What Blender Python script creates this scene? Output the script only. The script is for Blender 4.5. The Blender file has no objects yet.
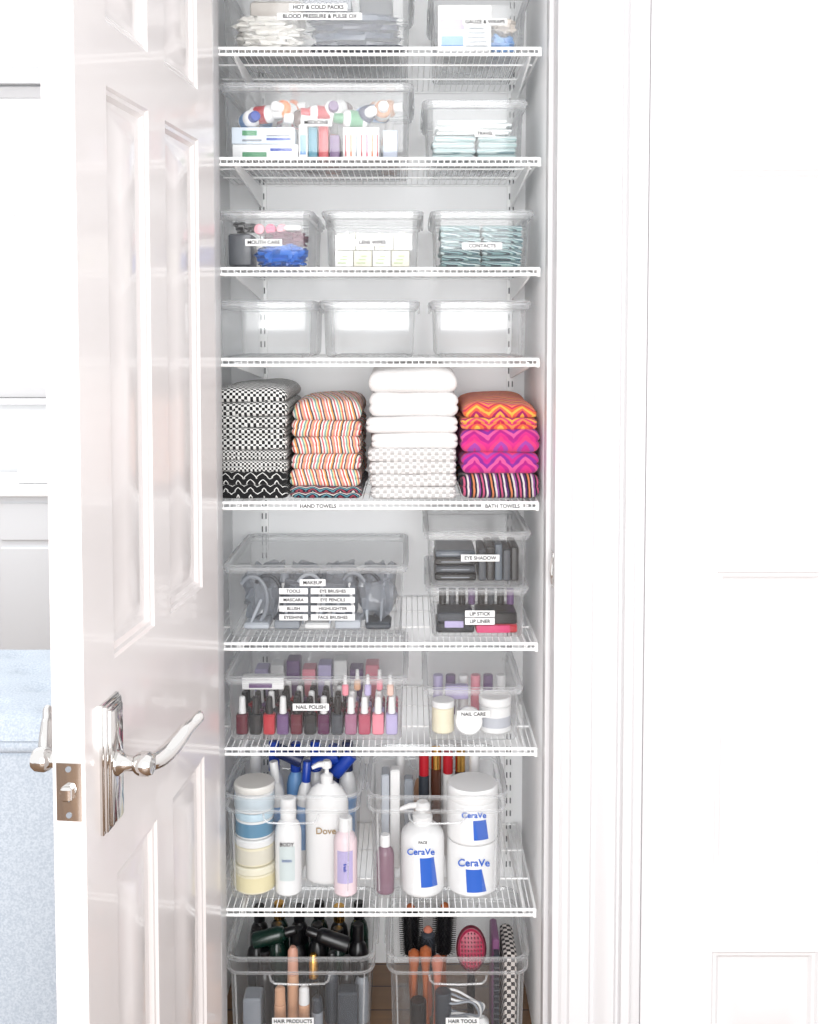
import bpy, bmesh, math, random
from mathutils import Matrix, Vector, noise
random.seed(7)
sc = bpy.context.scene
sc.view_settings.view_transform = 'Standard'
sc.view_settings.look = 'None'
R = math.radians

def lin(c):
    return tuple(((v/12.92) if v <= .04045 else ((v+.055)/1.055)**2.4) for v in c)

_m = {}
def M(name, col=(.8,.8,.8), rough=.45, metal=0, coat=0, bump=0, bscale=300, emit=0):
    if name in _m: return _m[name]
    m = bpy.data.materials.new(name); m.use_nodes = True
    nt = m.node_tree; b = nt.nodes['Principled BSDF']
    b.inputs['Base Color'].default_value = (*lin(col), 1)
    b.inputs['Roughness'].default_value = rough
    b.inputs['Metallic'].default_value = metal
    b.inputs['Coat Weight'].default_value = coat
    n = nt.nodes.new('ShaderNodeTexNoise'); tc = nt.nodes.new('ShaderNodeTexCoord')
    nt.links.new(tc.outputs['Object'], n.inputs['Vector']); n.inputs['Scale'].default_value = bscale
    if bump:
        bp = nt.nodes.new('ShaderNodeBump'); bp.inputs['Strength'].default_value = bump
        bp.inputs['Distance'].default_value = .002
        nt.links.new(n.outputs['Fac'], bp.inputs['Height']); nt.links.new(bp.outputs['Normal'], b.inputs['Normal'])
    else:
        mr = nt.nodes.new('ShaderNodeMapRange')
        mr.inputs['To Min'].default_value = max(rough-.03, .01); mr.inputs['To Max'].default_value = rough+.03
        n.inputs['Scale'].default_value = 8
        nt.links.new(n.outputs['Fac'], mr.inputs['Value']); nt.links.new(mr.outputs['Result'], b.inputs['Roughness'])
    _m[name] = m
    return m

def plastic(name, base, edge, tint=(.992,.995,.996), diff=(.96,.968,.975), spec=.75):
    """thin clear plastic sheet: see-through face-on, milkier and glossier at grazing angles"""
    m = bpy.data.materials.new(name); m.use_nodes = True
    nt = m.node_tree; nt.nodes.clear(); L = nt.links; N = nt.nodes.new
    out = N('ShaderNodeOutputMaterial')
    tr = N('ShaderNodeBsdfTransparent'); tr.inputs[0].default_value = (*tint, 1)
    di = N('ShaderNodeBsdfDiffuse'); di.inputs[0].default_value = (*lin(diff), 1)
    tl = N('ShaderNodeBsdfTranslucent'); tl.inputs[0].default_value = (*lin(diff), 1)
    md = N('ShaderNodeMixShader'); md.inputs[0].default_value = .45; L.new(di.outputs[0], md.inputs[1]); L.new(tl.outputs[0], md.inputs[2])
    gl = N('ShaderNodeBsdfGlossy'); gl.inputs['Roughness'].default_value = .10
    lw = N('ShaderNodeLayerWeight'); lw.inputs[0].default_value = .5
    pw = N('ShaderNodeMath'); pw.operation = 'POWER'; pw.inputs[1].default_value = 2.4; L.new(lw.outputs['Facing'], pw.inputs[0])
    mr = N('ShaderNodeMapRange'); mr.inputs['To Min'].default_value = base; mr.inputs['To Max'].default_value = edge
    L.new(pw.outputs[0], mr.inputs['Value'])
    m1 = N('ShaderNodeMixShader'); L.new(mr.outputs['Result'], m1.inputs[0]); L.new(tr.outputs[0], m1.inputs[1]); L.new(md.outputs[0], m1.inputs[2])
    p5 = N('ShaderNodeMath'); p5.operation = 'POWER'; p5.inputs[1].default_value = 5; L.new(lw.outputs['Facing'], p5.inputs[0])
    m5 = N('ShaderNodeMapRange'); m5.inputs['To Min'].default_value = .045; m5.inputs['To Max'].default_value = spec; L.new(p5.outputs[0], m5.inputs['Value'])
    m2 = N('ShaderNodeMixShader'); L.new(m5.outputs['Result'], m2.inputs[0]); L.new(m1.outputs[0], m2.inputs[1]); L.new(gl.outputs[0], m2.inputs[2])
    L.new(m2.outputs[0], out.inputs[0])
    return m

def stripe(name, a, b, zz, c, cols, interp='CONSTANT', checker=0, bump=.6):
    """woven textile pattern from object coords: s=fract(a*x+b*v+zz*tri(c*x)), v=z+y"""
    m = bpy.data.materials.new(name); m.use_nodes = True
    nt = m.node_tree; L = nt.links; N = nt.nodes.new; bs = nt.nodes['Principled BSDF']
    bs.inputs['Roughness'].default_value = .95
    bs.inputs['Sheen Weight'].default_value = .1
    tc = N('ShaderNodeTexCoord'); sp = N('ShaderNodeSeparateXYZ'); L.new(tc.outputs['Object'], sp.inputs[0])
    def math_(op, p, q=None):
        n = N('ShaderNodeMath'); n.operation = op
        for i, v in enumerate((p, q)):
            if v is None: continue
            if isinstance(v, (int, float)): n.inputs[i].default_value = v
            else: L.new(v, n.inputs[i])
        return n.outputs[0]
    wn = N('ShaderNodeTexNoise'); wn.inputs['Scale'].default_value = 12; L.new(tc.outputs['Object'], wn.inputs['Vector'])
    wz = math_('MULTIPLY', math_('SUBTRACT', wn.outputs['Fac'], .5), .012 if not checker else .006)
    v = math_('ADD', math_('ADD', sp.outputs['Z'], sp.outputs['Y']), wz)
    x = math_('ADD', sp.outputs['X'], wz)
    if checker:
        cb = N('ShaderNodeCombineXYZ'); L.new(x, cb.inputs[0]); L.new(v, cb.inputs[1]); cb.inputs[2].default_value = .0001
        ck = N('ShaderNodeTexChecker'); ck.inputs['Scale'].default_value = checker
        ck.inputs['Color1'].default_value = (*lin(cols[0]), 1); ck.inputs['Color2'].default_value = (*lin(cols[1]), 1)
        L.new(cb.outputs[0], ck.inputs['Vector']); L.new(ck.outputs['Color'], bs.inputs['Base Color'])
    else:
        s = math_('ADD', math_('MULTIPLY', x, a), math_('MULTIPLY', v, b))
        if zz: s = math_('ADD', s, math_('MULTIPLY', math_('PINGPONG', math_('MULTIPLY', x, c), 1.0), zz))
        s = math_('FRACT', math_('ADD', s, 50.0))
        cr = N('ShaderNodeValToRGB'); cr.color_ramp.interpolation = interp
        e = cr.color_ramp.elements
        n = len(cols)
        while len(e) < n: e.new(.5)
        for i in range(n):
            e[i].position = i/n; e[i].color = (*lin(cols[i]), 1)
        L.new(s, cr.inputs[0]); L.new(cr.outputs[0], bs.inputs['Base Color'])
    nn = N('ShaderNodeTexNoise'); nn.inputs['Scale'].default_value = 500; L.new(tc.outputs['Object'], nn.inputs['Vector'])
    bp = N('ShaderNodeBump'); bp.inputs['Strength'].default_value = bump; bp.inputs['Distance'].default_value = .002
    L.new(nn.outputs['Fac'], bp.inputs['Height']); L.new(bp.outputs[0], bs.inputs['Normal'])
    return m

def rring(hw, hd, r, z, cx=0, cy=0, n=4, sub=0):
    r = max(min(r, hw*.99, hd*.99), 1e-5)
    cs = [(hw-r, hd-r), (-hw+r, hd-r), (-hw+r, -hd+r), (hw-r, -hd+r)]
    pts = []
    for k, (x, y) in enumerate(cs):
        for i in range(n+1):
            a = math.pi/2*(k+i/n)
            pts.append((cx+x+r*math.cos(a), cy+y+r*math.sin(a), z))
        if sub:
            nx, ny = cs[(k+1) % 4]; a = math.pi/2*(k+1)
            p0 = pts[-1]; p1 = (cx+nx+r*math.cos(a), cy+ny+r*math.sin(a), z)
            for j in range(1, sub+1):
                t = j/(sub+1); pts.append((p0[0]+(p1[0]-p0[0])*t, p0[1]+(p1[1]-p0[1])*t, z))
    return pts

class MB:
    def __init__(s): s.v = []; s.f = []; s.m = []; s.mats = []
    def add(s, vs, fs, mat, T=None):
        o = len(s.v)
        if T is not None: vs = [tuple(T @ Vector(p)) for p in vs]
        s.v += vs
        if mat not in s.mats: s.mats.append(mat)
        mi = s.mats.index(mat)
        for f in fs: s.f.append([i+o for i in f]); s.m.append(mi)
        return s
    def merge(s, m0, TT):
        o = len(s.v); s.v += [tuple(TT @ Vector(p)) for p in m0.v]
        for mt in m0.mats:
            if mt not in s.mats: s.mats.append(mt)
        for fi, mi in zip(m0.f, m0.m): s.f.append([q+o for q in fi]); s.m.append(s.mats.index(m0.mats[mi]))
    def loft(s, rings, mat, c0=True, c1=True, T=None):
        n = len(rings[0]); vs = [p for r in rings for p in r]; fs = []
        for k in range(len(rings)-1):
            for i in range(n):
                j = (i+1) % n
                fs.append([k*n+i, k*n+j, (k+1)*n+j, (k+1)*n+i])
        if c0: fs.append(list(range(n))[::-1])
        if c1: fs.append([(len(rings)-1)*n+i for i in range(n)])
        return s.add(vs, fs, mat, T)
    def box(s, cx, cy, z, w, d, h, mat, e=.0015, rz=0, T=None, r=None):
        e = min(e, w*.3, d*.3, h*.3); r = e if r is None else r
        rg = [rring(w/2-e, d/2-e, max(r-e, e*.5), 0, n=2), rring(w/2, d/2, r, e, n=2), rring(w/2, d/2, r, h-e, n=2), rring(w/2-e, d/2-e, max(r-e, e*.5), h, n=2)]
        Tm = Matrix.Translation((cx, cy, z)) @ Matrix.Rotation(rz, 4, 'Z')
        if T is not None: Tm = T @ Tm
        return s.loft(rg, mat, T=Tm)
    def lathe(s, x, y, z, prof, mat, seg=24, T=None, sx=1, sy=1):
        rings = [[(r*sx*math.cos(2*math.pi*i/seg), r*sy*math.sin(2*math.pi*i/seg), h) for i in range(seg)] for r, h in prof]
        Tm = Matrix.Translation((x, y, z))
        if T is not None: Tm = Tm @ T
        return s.loft(rings, mat, T=Tm)
    def cyl(s, x, y, z, r, h, mat, seg=20, T=None, e=None):
        e = min(r, h)*.12 if e is None else e
        return s.lathe(x, y, z, [(r-e, 0), (r, e), (r, h-e), (r-e, h)], mat, seg, T)
    def tube(s, pts, r, mat, seg=6, radii=None, closed=False, flat=1.0):
        P = [Vector(p) for p in pts]; n = len(P); rings = []
        up = None
        for i in range(n):
            if closed: t = P[(i+1) % n]-P[i-1]
            else: t = P[min(i+1, n-1)]-P[max(i-1, 0)]
            t.normalize()
            if up is None:
                up = Vector((0, 0, 1)) if abs(t.z) < .9 else Vector((1, 0, 0))
            a = t.cross(up).normalized(); b = a.cross(t).normalized(); up = b
            rr = radii[i] if radii else r
            rings.append([tuple(P[i]+a*rr*flat*math.cos(2*math.pi*k/seg)+b*rr*math.sin(2*math.pi*k/seg)) for k in range(seg)])
        if closed: rings.append(rings[0]); return s.loft(rings, mat, False, False)
        return s.loft(rings, mat)
    def blob(s, c, size, mat, amp=.25, fr=2.5, seed=0, seg=20, rn=12, sq=.6):
        vs = []; fs = []
        for j in range(rn+1):
            ph = math.pi*j/rn
            for i in range(seg):
                th = 2*math.pi*i/seg
                d = [math.sin(ph)*math.cos(th), math.sin(ph)*math.sin(th), math.cos(ph)]
                d = [math.copysign(abs(q)**sq, q) for q in d]
                k = 1-amp*.6+amp*noise.noise(Vector((d[0]*fr+seed, d[1]*fr, d[2]*fr)))
                vs.append((c[0]+d[0]*k*size[0]/2, c[1]+d[1]*k*size[1]/2, c[2]+d[2]*k*size[2]/2))
        for j in range(rn):
            for i in range(seg):
                q = (i+1) % seg
                fs.append([j*seg+i, (j+1)*seg+i, (j+1)*seg+q, j*seg+q])
        return s.add(vs, fs, mat)
    def arc(s, x, y, z0, z1, r, a0, a1, mat, b0=None, b1=None, n=10):
        """patch on a cylinder; bottom spans a0..a1, top b0..b1 (degrees)"""
        b0 = a0 if b0 is None else b0; b1 = a1 if b1 is None else b1
        vs = []; fs = []; nz = 4
        for j in range(nz+1):
            t = j/nz; p = a0+(b0-a0)*t; q = a1+(b1-a1)*t
            for i in range(n+1):
                a = R(p+(q-p)*i/n); vs.append((x+r*math.cos(a), y+r*math.sin(a), z0+(z1-z0)*t))
        for j in range(nz):
            for i in range(n):
                o = j*(n+1)+i; fs.append([o, o+1, o+n+2, o+n+1])
        return s.add(vs, fs, mat)
    def build(s, name, loc=(0,0,0), parent=None, ang=35, rot=None):
        me = bpy.data.meshes.new(name); me.from_pydata(s.v, [], s.f)
        for m in s.mats: me.materials.append(m)
        me.polygons.foreach_set('material_index', s.m); me.update()
        bm = bmesh.new(); bm.from_mesh(me); bmesh.ops.recalc_face_normals(bm, faces=bm.faces); bm.to_mesh(me); bm.free()
        me.polygons.foreach_set('use_smooth', [True]*len(me.polygons))
        me.set_sharp_from_angle(angle=R(ang))
        ob = bpy.data.objects.new(name, me); sc.collection.objects.link(ob)
        ob.location = loc
        if rot: ob.rotation_euler = rot
        if parent: ob.parent = parent
        return ob

def empty(name, loc=(0,0,0), rot=(0,0,0)):
    o = bpy.data.objects.new(name, None); o.empty_display_size = .05
    sc.collection.objects.link(o); o.location = loc; o.rotation_euler = rot; return o

INK = M('label_ink', (.03,.03,.04), .6)
def text(body, loc, size, parent, mat=None, rot=(R(90),0,0), name='label_text', ext=.0003):
    cu = bpy.data.curves.new(name, 'FONT'); cu.body = body; cu.size = size; cu.extrude = ext; cu.offset = size*.018
    cu.align_x = 'CENTER'; cu.align_y = 'CENTER'; cu.materials.append(mat or INK)
    o = bpy.data.objects.new(name, cu); sc.collection.objects.link(o)
    o.location = loc; o.rotation_euler = rot; o.parent = parent; return o

# ------------------------------------------------ materials
WALL = M('painted_wall_white', (.88,.885,.89), .6, bump=.05, bscale=200)
CWALL = M('closet_wall_paint', (.982,.985,.987), .6, bump=.05, bscale=200)
TRIM = M('trim_gloss_white', (.83,.825,.83), .35)
DOORM = M('door_gloss_white', (.885,.862,.857), .22, coat=.35)
WIRE = M('wire_epoxy_white', (.975,.978,.978), .35)
SLOT = M('slot_dark', (.40,.41,.42), .6)
CHROME = M('polished_nickel', (.86,.85,.84), .08, metal=1)
LABEL = M('label_white', (.90,.90,.90), .6)
PB = plastic('clear_plastic', .05, .58)
PR = plastic('clear_plastic_rim', .25, .70)
PL = plastic('clear_plastic_lid', .07, .38)
WHITE = M('white_plastic', (.88,.88,.88), .35)
CREAM = M('cream_plastic', (.88,.85,.75), .4)
BLACK = M('black_plastic', (.06,.06,.07), .3)
DGREY = M('charcoal_plastic', (.20,.22,.25), .4)
GREY = M('grey_plastic', (.52,.54,.57), .4)
BLUE = M('blue_plastic', (.09,.24,.62), .3)
LBLUE = M('light_blue', (.42,.60,.80), .4)
TEAL = M('teal_plastic', (.22,.50,.58), .4)
NAVY = M('navy_plastic', (.10,.14,.30), .4)
RED = M('red_plastic', (.68,.09,.15), .3)
WINE = M('wine_polish', (.35,.05,.13), .2)
PINK = M('pink_plastic', (.86,.52,.58), .35)
HPINK = M('hot_pink', (.80,.2,.42), .35)
PURP = M('purple_plastic', (.38,.26,.44), .35)
LILAC = M('lilac', (.68,.64,.79), .45)
ORANGE = M('orange_plastic', (.85,.46,.2), .35)
GREEN = M('green_print', (.30,.56,.40), .45)
GOLD = M('gold_metal', (.85,.66,.35), .25, metal=1)
TAN = M('tan_plastic', (.78,.60,.48), .45)
COPPER = M('copper_wood', (.62,.34,.2), .35)
BROWN = M('brown_bottle', (.30,.17,.12), .25)

WOOD = bpy.data.materials.new('oak_floor'); WOOD.use_nodes = True
nt = WOOD.node_tree; b = nt.nodes['Principled BSDF']
tc = nt.nodes.new('ShaderNodeTexCoord'); br = nt.nodes.new('ShaderNodeTexBrick'); wv = nt.nodes.new('ShaderNodeTexNoise')
mp = nt.nodes.new('ShaderNodeMapping'); mp.inputs['Scale'].default_value = (1, 14, 1)
nt.links.new(tc.outputs['Object'], mp.inputs[0]); nt.links.new(mp.outputs[0], wv.inputs['Vector']); wv.inputs['Scale'].default_value = 5
br.inputs['Scale'].default_value = 1; br.inputs['Brick Width'].default_value = 1.1; br.inputs['Row Height'].default_value = .09
br.inputs['Mortar Size'].default_value = .002
br.inputs['Color1'].default_value = (*lin((.55,.42,.30)), 1); br.inputs['Color2'].default_value = (*lin((.47,.35,.25)), 1); br.inputs['Mortar'].default_value = (.03,.02,.015,1)
nt.links.new(tc.outputs['Object'], br.inputs['Vector'])
mx = nt.nodes.new('ShaderNodeMixRGB'); mx.blend_type = 'MULTIPLY'; mx.inputs[0].default_value = .35
nt.links.new(br.outputs['Color'], mx.inputs[1]); nt.links.new(wv.outputs['Fac'], mx.inputs[2]); nt.links.new(mx.outputs[0], b.inputs['Base Color'])
b.inputs['Roughness'].default_value = .4

# ------------------------------------------------ room shell
def slab(name, x0, x1, y0, y1, z0, z1, mat, e=.001):
    mb = MB(); mb.box(0, 0, 0, x1-x0, y1-y0, z1-z0, mat, e=e)
    return mb.build(name, ((x0+x1)/2, (y0+y1)/2, z0))
slab('floor', -3.6, 3.0, -4.0, 3.0, -.05, 0, WOOD)
XR = .277
slab('wall_closet_back', -.55, .45, .405, .5, 0, 2.6, CWALL)
slab('wall_closet_right', XR, .45, .0, .405, 0, 2.6, CWALL)
slab('wall_closet_left', -.55, -.43, .0, .405, 0, 2.6, CWALL)
slab('ceiling', -.55, .45, -.1, .5, 2.6, 2.65, WALL)
slab('wall_front_left', -.55, -.40, -.1, 0, 0, 2.6, WALL)
slab('wall_front_right', .30, .452, -.1, 0, 0, 2.6, WALL)
slab('wall_front_header', -.40, .30, -.1, 0, 2.36, 2.6, WALL)
slab('wall_front_far_right', 1.26, 3.0, -.1, 0, 0, 2.6, WALL)
slab('wall_over_door', .452, 1.26, -.1, 0, 2.36, 2.6, WALL)
slab('trim_1', .283, .30, -.115, .0, 0, 2.36, TRIM)
slab('trim_2', -.40, -.383, -.10, .0, 0, 2.36, TRIM)
slab('trim_3', .273, .283, -.06, -.02, 0, 2.36, TRIM)

def casing(name, xa, xb, z0, z1):
    """moulded casing; profile from xa (inner) to xb (outer)"""
    W = xb-xa
    prof = [(0, 0), (0, -.016), (.04, -.020), (.09, -.017), (.12, -.017), (.15, -.023), (.42, -.023), (.45, -.016), (.50, -.014),
            (.54, -.019), (.62, -.028), (.70, -.033), (.76, -.034), (.80, -.026), (.83, -.026), (.86, -.038), (.97, -.039), (1, -.034), (1, 0)]
    n = len(prof); vs = []
    for z in (z0, z1):
        vs += [(xa+u*W, y-.1, z) for u, y in prof]
    fs = [[i, (i+1) % n, n+(i+1) % n, n+i] for i in range(n)]+[list(range(n)), list(range(n, 2*n))]
    mb = MB(); mb.add(vs, fs, TRIM); return mb.build(name, ang=25)
casing('trim_4', .296, .436, 0, 2.36)
casing('trim_5', -.396, -.53, 0, 2.36)
slab('trim_6', -.53, .436, -.13, -.1, 2.36, 2.48, TRIM)

mb = MB(); mb.box(0, 0, 0, .003, .026, .07, CHROME, e=.001, r=.003); mb.tube([(-.002, -.013, .01), (-.006, -.024, .035), (-.002, -.013, .06)], .003, CHROME)
mb.build('strike_plate', (.2815, -.092, 1.065))

# ------------------------------------------------ panelled doors
def door_mesh(mb, W, H, T, xs, zs, mat):
    """slab x0..W, y -T..0, panels where xs / zs intervals cross (both faces)"""
    def face(yf, sgn):
        gx = sorted({0, W, *[v for p in xs for v in p]}); gz = sorted({0, H, *[v for p in zs for v in p]})
        for i in range(len(gx)-1):
            for j in range(len(gz)-1):
                x0, x1, z0, z1 = gx[i], gx[i+1], gz[j], gz[j+1]
                isp = any(abs(p[0]-x0) < 1e-6 and abs(p[1]-x1) < 1e-6 for p in xs) and any(abs(p[0]-z0) < 1e-6 and abs(p[1]-z1) < 1e-6 for p in zs)
                if not isp:
                    mb.add([(x0, yf, z0), (x1, yf, z0), (x1, yf, z1), (x0, yf, z1)], [[0, 1, 2, 3]], mat)
                else:
                    st = [(0, 0), (.004, .004), (.010, .005), (.016, .011), (.022, .012), (.030, .012), (.058, .003)]
                    rings = [[(x0+d, yf-sgn*k, z0+d), (x1-d, yf-sgn*k, z0+d), (x1-d, yf-sgn*k, z1-d), (x0+d, yf-sgn*k, z1-d)] for d, k in st]
                    mb.loft(rings, mat, False, True)
    face(0, 1); face(-T, -1)
    e = [(0, -T), (W, -T), (W, 0), (0, 0)]
    for i in range(4):
        (a, p), (c, q) = e[i], e[(i+1) % 4]
        if (p == q): continue
        mb.add([(a, p, 0), (c, q, 0), (c, q, H), (a, p, H)], [[0, 1, 2, 3]], mat)
    mb.add([(0, 0, H), (W, 0, H), (W, -T, H), (0, -T, H)], [[0, 1, 2, 3]], mat)
    mb.add([(0, 0, 0), (W, 0, 0), (W, -T, 0), (0, -T, 0)], [[0, 1, 2, 3]], mat)

D1 = empty('door_1', (-.375, -.112, .012), (0, 0, R(-95.88)))
DW = .65; DT = .046
mb = MB(); door_mesh(mb, DW, 2.33, DT, [(.10, .285), (.365, .540)], [(.22, .76), (1.08, 1.905), (1.995, 2.22)], DOORM)
mb.build('slab', parent=D1, ang=20)
mb = MB()
mb.box(0, 0, 0, .003, .036, .082, CHROME, e=.001, r=.003)
mb.cyl(.001, 0, .041, .0115, .004, CHROME, T=Matrix.Rotation(R(90), 4, 'Y'))
mb.box(.007, 0, .031, .012, .016, .020, CHROME, e=.003, r=.004)
for zz in (.009, .073): mb.cyl(.001, 0, zz, .004, .0022, GREY, T=Matrix.Rotation(R(90), 4, 'Y'), seg=12)
mb.build('latch_plate', (DW+.0005, -.023, .888), D1)
def lever(side):
    mb = MB(); s = side
    RX = Matrix.Rotation(R(-90*s), 4, 'X')
    for (w, h, t0, t1) in ((.066, .188, 0, .005), (.059, .181, .005, .010), (.046, .168, .010, .014)):
        rg = [rring(w/2, h/2, .003, t0, n=2), rring(w/2, h/2, .003, t1-.0015, n=2), rring(w/2-.002, h/2-.002, .002, t1, n=2)]
        mb.loft(rg, CHROME, T=Matrix.Rotation(R(-90*s), 4, 'X'))
    mb.lathe(0, 0, 0, [(.018, .012), (.018, .017), (.014, .021), (.011, .027), (.011, .038), (.0145, .042), (.0175, .048), (.0175, .060), (.014, .066), (0.002, .068)], CHROME, T=RX)
    pts = []; rad = []
    for i in range(25):
        t = i/24; x = -t*.118
        z = -.008*math.sin(min(t*1.35, 1)*math.pi)+.028*t**1.7
        y = .054+.044*t**1.1
        pts.append((x, s*y, z)); rad.append(.0105+.0045*math.sin(min(t*1.15, 1)*math.pi)-.0005*t)
    x, y, z = pts[-1]
    pts.append((x-.003, y+s*.001, z+.0005)); rad.append(.0088)
    pts.append((x-.005, y+s*.0015, z+.0005)); rad.append(.004)
    mb.tube(pts, .008, CHROME, 18, rad, flat=.8)
    return mb
lever(1).build('lever_inner', (DW-.083, .0, .937), D1, ang=40)
lever(-1).build('lever_outer', (DW-.083, -DT, .937), D1, ang=40)
mb = MB()
for zz in (.25, 1.15, 2.05): mb.cyl(0, 0, zz, .006, .09, WHITE, seg=12)
mb.build('hinges', (-.004, -.006, 0), D1)

mb = MB(); door_mesh(mb, .785, 2.33, .04, [(.140, .350), (.435, .635)], [(.12, .33), (.494, 1.09), (1.29, 1.865), (2.17, 2.28)], M('door_white', (.845,.84,.845), .35))
D2 = mb.build('door_2', (.458, -.085, .012), ang=20)
slab('trim_7', .437, .4575, -.118, -.05, 0, 2.36, TRIM)

# ------------------------------------------------ adjoining room
slab('wall_far_low', -3.6, .45, 2.9, 3.0, 0, 1.25, WALL)
slab('wall_far_side', -1.15, .45, 2.9, 3.0, 1.25, 2.7, WALL)
slab('wall_far_top', -3.6, -1.15, 2.9, 3.0, 2.72, 2.8, WALL)
slab('wall_room_left', -3.7, -3.6, .2, 3.0, 0, 2.7, WALL)
slab('wall_room_right', .35, .45, .5, 2.9, 0, 2.7, WALL)
mb = MB()
mb.box(-1.225, 0, -.03, 2.5, .16, .03, TRIM)
for x in (-2.42, -1.83, -1.2, -.03): mb.box(x, 0, 0, .06, .06, 1.47, TRIM)
for z in (.0, 1.41): mb.box(-1.225, 0, z, 2.44, .05, .05, TRIM)
for z in (.36, .86): mb.box(-1.225, 0, z, 2.42, .013, .014, TRIM)
for x in (-2.12, -1.5, -.95): mb.box(x, 0, 0.02, .018, .02, 1.40, TRIM)
mb.build('window_1', (-1.15, 2.95, 1.25))
mb = MB()
CAB = M('cabinet_white', (.89,.895,.905), .35)
mb.box(0, .25, .08, 1.6, .5, .79, CAB); mb.box(0, .27, 0, 1.5, .42, .08, GREY); mb.box(0, .24, .872, 1.66, .56, .03, M('counter_white', (.92,.92,.92), .2))
for i in range(4):
    x = -.6+i*.4
    mb.box(x, -.006, .68, .37, .016, .16, CAB, e=.004); mb.box(x, -.006, .11, .37, .016, .54, CAB, e=.004)
mb.build('vanity_cabinet', (-1.75, 2.35, 0))
mb = MB(); T = Matrix.Rotation(R(-14), 4, 'X')
mb.box(0, 0, 0, .22, .02, .15, WHITE, T=T, e=.006); mb.box(0, .05, 0, .12, .09, .012, GREY)
mb.build('tabletop_mirror', (-1.60, 2.48, .903))
FAB = bpy.data.materials.new('blue_linen'); FAB.use_nodes = True
nt = FAB.node_tree; b = nt.nodes['Principled BSDF']; b.inputs['Roughness'].default_value = .95
tc = nt.nodes.new('ShaderNodeTexCoord'); n = nt.nodes.new('ShaderNodeTexNoise'); n.inputs['Scale'].default_value = 220; n.inputs['Detail'].default_value = 3
cr = nt.nodes.new('ShaderNodeValToRGB'); cr.color_ramp.elements[0].position = .35; cr.color_ramp.elements[1].position = .65
cr.color_ramp.elements[0].color = (*lin((.69,.73,.775)), 1); cr.color_ramp.elements[1].color = (*lin((.78,.81,.845)), 1)
nt.links.new(tc.outputs['Object'], n.inputs['Vector']); nt.links.new(n.outputs['Fac'], cr.inputs[0]); nt.links.new(cr.outputs[0], b.inputs['Base Color'])
O = empty('storage_ottoman', (-1.10, .40, 0))
mb = MB(); mb.box(0, 0, .001, .78, .54, .64, FAB, e=.006, r=.02)
mb.build('base', parent=O)
W_, D_ = .80, .56; nx, ny = 48, 34; vs = []; fs = []
btn = [(-.3+.15*i+(0.075 if j % 2 else 0), -.2+.13*j) for j in range(4) for i in range(5 if j % 2 == 0 else 4)]
for j in range(ny+1):
    for i in range(nx+1):
        x = -W_/2+W_*i/nx; y = -D_/2+D_*j/ny
        ex = 1-abs(2*x/W_)**10; ey = 1-abs(2*y/D_)**8
        z = .055*max(ex*ey, 0)**.4
        for bx, by in btn: z -= .022*math.exp(-((x-bx)**2+(y-by)**2)/.0009)
        vs.append((x, y, z))
for j in range(ny):
    for i in range(nx):
        o = j*(nx+1)+i; fs.append([o, o+1, o+nx+2, o+nx+1])
mb = MB(); mb.box(0, 0, -.03, W_, D_, .032, FAB, e=.01, r=.02); mb.add(vs, fs, FAB)
for bx, by in btn: mb.lathe(bx, by, .034, [(.008, 0), (.009, .002), (.004, .005)], FAB, seg=10)
mb.build('tufted_cushion', (0, 0, .672), O, ang=60)

# ------------------------------------------------ wire shelves
SZ = [2.138, 1.919, 1.698, 1.514, 1.220, .927, .706, .363]
SX0, SX1, SD = -.42, .264, .395
XTRK = (.243, -.352)
def shelf(z):
    s = empty('wire_shelf', (0, 0, z))
    mb = MB(); r = .0010; n = int((SX1-SX0)/.0127)
    for i in range(n+1):
        x = SX0+(SX1-SX0)*i/n
        mb.tube([(x, SD, -r), (x, .004, -r), (x, .0, -.003), (x, -.0005, -.015)], r, WIRE, 5)
    for y in (.13, .26, SD-.002): mb.tube([(SX0, y, -.0045), (SX1, y, -.0045)], .0022, WIRE, 8)
    mb.tube([(SX0, .0, -.0150), (SX1, .0, -.0150)], .0033, WIRE, 8)
    mb.tube([(SX0, -.001, -.003), (SX1, -.001, -.003)], .0033, WIRE, 8)
    for x in (SX1-.001,): mb.tube([(x, 0, -.005), (x, SD, -.005)], .0026, WIRE, 8); mb.cyl(x-.001, -.001, -.019, .004, .0175, WIRE, seg=8)
    mb.build('wire_deck', parent=s)
    mb = MB()
    for x in XTRK:
        pr = [(.008, -.009), (.393, -.009), (.393, -.058), (.36, -.056), (.02, -.022), (.008, -.018)]
        vs = [(x-.002, y, zz) for y, zz in pr]+[(x+.002, y, zz) for y, zz in pr]; k = len(pr)
        mb.add(vs, [[i, (i+1) % k, k+(i+1) % k, k+i] for i in range(k)]+[list(range(k)), list(range(k, 2*k))], WIRE)
    mb.build('brackets', parent=s)
    return s
shelves = [shelf(z) for z in SZ]
for xt in XTRK:
    mb = MB(); mb.box(0, 0, 0, .020, .009, 2.3, WIRE, e=.001)
    z = .03
    while z < 2.28:
        for dx in (-.0045, .0045): mb.box(dx, -.0046, z, .003, .001, .014, SLOT, e=.0003)
        z += .032
    mb.build('shelf_standard', (xt, .4003, .22))
def shelf_label(s, x, t):
    mb = MB(); mb.box(x, -.0060, -.0160, .085, .001, .0135, LABEL, e=.0003); mb.build('label', parent=s)
    text(t, (x, -.0070, -.0092), .0105, s)
shelf_label(shelves[4], -.187, 'HAND TOWELS'); shelf_label(shelves[4], .19, 'BATH TOWELS')

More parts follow.
